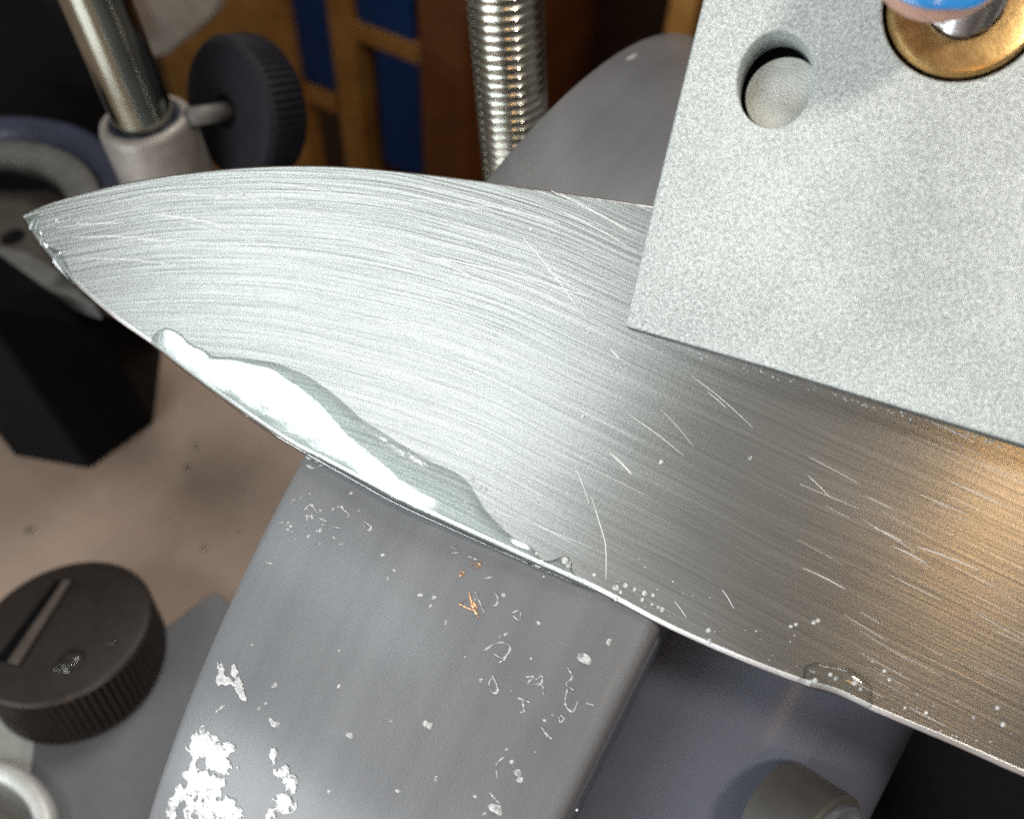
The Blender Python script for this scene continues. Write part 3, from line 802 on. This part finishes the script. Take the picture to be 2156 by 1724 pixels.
# ================================================================ KNURLED DISC (lower left)
DA = V((-.03, .75, .66)).normalized(); HD = 16.0
dc = P(130, 1321, 203)
f_dc = frame(dc-DA*HD, DA, AX)
disc = thing('round_knob', f_dc, 'knurled dark brown round knob with a slot and water drops, lower left', 'knob')
RD = 18.7
nt_ = 76
vs, fs = [], []
kp = [(0, HD), (17.2, HD), (18.1, HD-.2), (RD, HD-.8), (RD+.1, HD-1.2), (RD+.1, 1.2), (RD-.6, .2), (0, .2)]
NK = nt_*6
for k in range(NK):
    t = 2*math.pi*k/NK; c, s_ = math.cos(t), math.sin(t)
    for r, h in kp:
        rr = r-(.95*(.5+.5*math.cos(t*nt_)) if r > RD else 0); vs.append((rr*c, rr*s_, h))
m2 = len(kp)
for k in range(NK):
    for j in range(m2-1):
        a = k*m2+j; b2 = ((k+1) % NK)*m2+j; fs.append((a, b2, b2+1, a+1))
obj('body', (vs, fs), M_disc, disc); flat(bpy.data.objects['body.001'] if 'body.001' in bpy.data.objects else bpy.data.objects['body'], 30)
inv_d = f_dc.inverted()
def dpx(x, y): return inv_d @ (onplane(x, y, dc, DA)*S)/S
s0, s1, s2_, s3_ = dpx(-10, 1390), dpx(118, 1222), dpx(152, 1226), dpx(42, 1402)
obj('slot', prism([s0, s1, s2_, s3_], (0, 0, .35)), M_blk, disc, smooth=False, bevel=.15)
c1 = [s0.lerp(s3_, .55), s1.lerp(s2_, .55), s2_, s3_]
obj('insert', prism([p+V((0, 0, .36)) for p in c1], (0, 0, .5)), simple('gritty_brown', (.095, .078, .066), .45, .1, .15, 1500), disc, smooth=False, bevel=.2)
def dome(c, rx, ry, h, n=24, m=7):
    ol = [V((c.x+rx*math.cos(t), c.y+ry*math.sin(t), c.z)) for t in [2*math.pi*k/n for k in range(n)]]
    return blob(ol, h, .01, m)
for (x, y, r, lab) in [(152, 1390, 2.7, 'largest round water drop on the brown knob, right of its slot'), (237, 1352, .9, 'tiny water drop near the right rim of the brown knob'), (125, 1400, 1.3, 'small bright water drop touching the largest drop on the knob')]:
    c = dpx(x, y)
    tag(obj('water_drop', dome(c, r, r*1.05, r*.55), M_drop, fr=f_dc), lab, 'water drop')
gq = ontop(400, 1500, 6)
f_gh = frame(gq, UP, AX)
gh = thing('grey_housing', f_gh, 'smooth blue grey housing beside the knurled knob, left of the wheel', 'housing')
pts = local(f_gh, [ontop(x, y, 6) for x, y in [(60, 1500), (200, 1400), (300, 1290), (318, 1322), (335, 1330), (360, 1308), (400, 1278), (445, 1246), (462, 1246), (475, 1262), (520, 1300), (600, 1400), (560, 1760), (500, 1900), (60, 1900)]])
obj('panel', prism(pts, (0, 0, -5.6)), simple('blue_grey_paint', (.15, .155, .165), .42, 0, .02, 1500, 0, .5, .05), gh, smooth=False, bevel=1.5)
g = []
f_bd = frame(ontop(300, 1100), UP, AX)
for x, y, r in [(62, 1118, 1.9), (395, 985, 1.6), (415, 940, 1.4), (430, 1155, 1.5), (505, 1120, .9)]:
    c = local(f_bd, [ontop(x, y)])[0]; g.append(dome(c, r*.8, r*.7, r*.10))
tag(obj('bench_droplets', join(*g), M_drop, fr=f_bd, kind='stuff'), 'faint flat water droplets on the brown machine top', 'water')
# pale tab + chrome ring at the bottom left
tb = onplane(40, 1600, UP*(H0+6), UP)
f_tb = frame(tb, UP, AX)
tabo = thing('metal_bracket', f_tb, 'pale grey metal bracket under the knurled knob, bottom left', 'bracket')
pts = lp(f_tb, [onplane(x, y, UP*(H0+6), UP) for x, y in [(-120, 1480), (86, 1480), (80, 1560), (66, 1612), (52, 1660), (0, 1640), (-120, 1600)]])
obj('tab', prism(pts, (0, 0, -5)), M_tab, tabo, smooth=False, bevel=.6)
rc = onplane(-128, 1848, UP*(H0+8), UP)
f_rc = frame(rc, UP, AX)
ring = thing('steel_ring', f_rc, 'shiny pale steel ring cut off by the bottom left corner', 'ring')
RR = 20.8
tor = []
prf = [(RR+2.1*math.cos(t), 2.1*math.sin(t)) for t in [2*math.pi*k/16 for k in range(17)]]
obj('hoop', lathe(prf, 120), M_tab, ring)
obj('well', lathe([(RR-1.5, -1), (RR-6.5, -6), (RR-7.5, -2), (0, -2)], 90), M_hub, ring)

# ================================================================ HUB NUT AND BLACK MOTOR HOUSING (lower right)
# smooth curved steel guard seen beside the wheel's right rim
g0 = P(1500, 1560, 132)
gn = V((-.20, .10, .97)).normalized()
f_g = frame(g0, gn, AX)                      # local x runs right along the axle, y up the guard
guard = thing('side_guard', f_g, 'smooth blue grey steel side guard curving down beside the right rim of the wheel', 'guard')
vs, fs = [], []
prg = [(-16, -3.0), (-8, -1.4), (0, -.3), (6, 0), (12, -.1), (17, -.6), (20.5, -2.0), (23, -4.6), (24.6, -9), (25, -16), (24.4, -40)]
prg = [p for p in arc_resample(spline([V((x, z, 0)) for x, z in prg], 90), 60)]
for p in prg:
    for k in range(30):
        y = -60+k*4.0
        vs.append((p.x, y, p.y+.35*noise.noise(V((p.x*.09, y*.06, 0)))))
for i in range(len(prg)-1):
    for k in range(29): a = i*30+k; fs.append((a, a+1, a+31, a+30))
go = obj('panel', (vs, fs), M_side, guard)
so = go.modifiers.new('thick', 'SOLIDIFY'); so.thickness = 1.2*S; so.offset = -1
hq = P(1722, 1772, 122)
f_hn = frame(hq, V((.60, -.25, .75)), V((.5, .85, 0)))
hub = thing('hub_nut', f_hn, 'rounded steel hub nut on the side guard, cut off by the bottom edge', 'hub nut')
flat(obj('body', lathe([(0, -7), (7.3, -7), (7.3, 1.2), (6.9, 1.6), (0, 1.6)], 96), M_hub, hub), 30)
flat(obj('face', lathe([(6.3, 1.5), (6.3, 2.3), (6.0, 2.5), (5.4, 2.5), (5.1, 1.8), (2.6, 1.7), (2.2, 2.2), (0, 2.3)], 64), M_hubface, hub), 30)
mq = P(1900, 1560, 175)
f_m = frame(mq, UP, AX)
mot = thing('motor_housing', f_m, 'deep black motor housing beyond the side guard in the lower right corner', 'housing')
obj('shell', box(-60, 160, -90, 90, -60, 0), M_blk, mot, smooth=False, bevel=6)

# ================================================================ SHELVES WITH BLUE BINS (far background)
sp0 = P(800, 150, 560)
f_sh = frame(sp0, -BACK, AX)      # local x = axle dir, y = up, z toward the camera
def sl(px, py, z=0.0): return local(f_sh, [onplane(px, py, sp0-BACK*z, BACK)])[0]
shf = thing('wooden_shelf', f_sh, 'blurred brown wooden shelving unit with compartments behind the machine', 'shelf')
def post_px(name, x0, x1, y, z0, z1, m, ylo=-260, yhi=420):
    a, b2 = sl(x0, y), sl(x1, y)
    return obj(name, box(a.x, b2.x, ylo, yhi, z0, z1), m, shf, smooth=False, bevel=2)
post_px('side_panel', 330, 618, 30, -10, 8, M_wood)
post_px('divider', 700, 748, 60, -160, 4, M_wood)
post_px('divider', 900, 1000, 60, -160, 10, M_wood2)
post_px('divider', 1412, 1470, 60, -160, 10, M_wood)
a, b2 = sl(618, 60), sl(1470, 60)
obj('back_panel', box(a.x, b2.x, -260, 420, -172, -160), M_wood3, shf, smooth=False)
for (x0, x1, yy) in [(750, 900, 92), (620, 700, 200)]:
    c = sl((x0+x1)/2, yy); a, b2 = sl(x0, yy), sl(x1, yy)
    obj('shelf_board', box(a.x-2, b2.x+2, c.y-6, c.y+6, -158, 2), M_wood, shf, smooth=False, bevel=1)
def bin_(x0, y0, x1, y1, label, dz=0):
    a = sl(x0, y0); b3 = sl(x1, y1); zt = dz
    fb_ = f_sh @ Matrix.Translation(V((min(a.x, b3.x), min(a.y, b3.y), zt))*S)
    w, h = abs(b3.x-a.x), abs(b3.y-a.y)
    t = thing('storage_bin', fb_, label, 'storage bin', 'blue bins in the wooden shelf')
    obj('front', box(0, w, 0, h*.96, -4, 0), M_blue, t, smooth=False, bevel=3)
    obj('tray', join(box(0, 3, 0, h, -110, -4.2), box(w-3, w, 0, h, -110, -4.2), box(3.1, w-3.1, 0, 3, -110, -4.2)), M_blue, t, smooth=False)
bin_(626, 165, 692, -60, 'narrow tall blue bin left of the wooden divider')
bin_(752, 56, 862, -120, 'blue bin in the upper compartment above the shelf board')
bin_(808, 345, 912, 128, 'brightest blue bin, below the shelf board beside the brown post')
bin_(700, 345, 748, 236, 'dark blue bin low in the shelf, just right of the black knob', -30)
# cream board leaning in front of the shelf
cb0 = P(380, 60, 430)
f_cb = frame(cb0, -BACK, AX)
pts = [local(f_cb, [onplane(x, y, cb0, BACK)])[0] for x, y in [(230, -160), (446, -160), (458, -20), (452, 28), (436, 50), (352, 118), (330, 124), (230, 124)]]
cbo = obj('cream_board', prism(pts, (0, 0, -8)), M_cream, fr=f_cb, smooth=False, bevel=2)
tag(cbo, 'cream coloured board with a rounded corner between the chrome rod and black knob', 'board')
rd0 = P(160, 20, 420); f_rd = frame(rd0, -BACK, AX)
pts = [local(f_rd, [onplane(x, y, rd0, BACK)])[0] for x, y in [(60, -60), (190, -60), (240, 60), (200, 70), (120, 20)]]
tag(obj('red_strip', prism(pts, (0, 0, -10)), simple('dull_red', (.25, .09, .06), .6), fr=f_rd, smooth=False), 'dull red strip glimpsed between the black housing and chrome rod', 'strip')
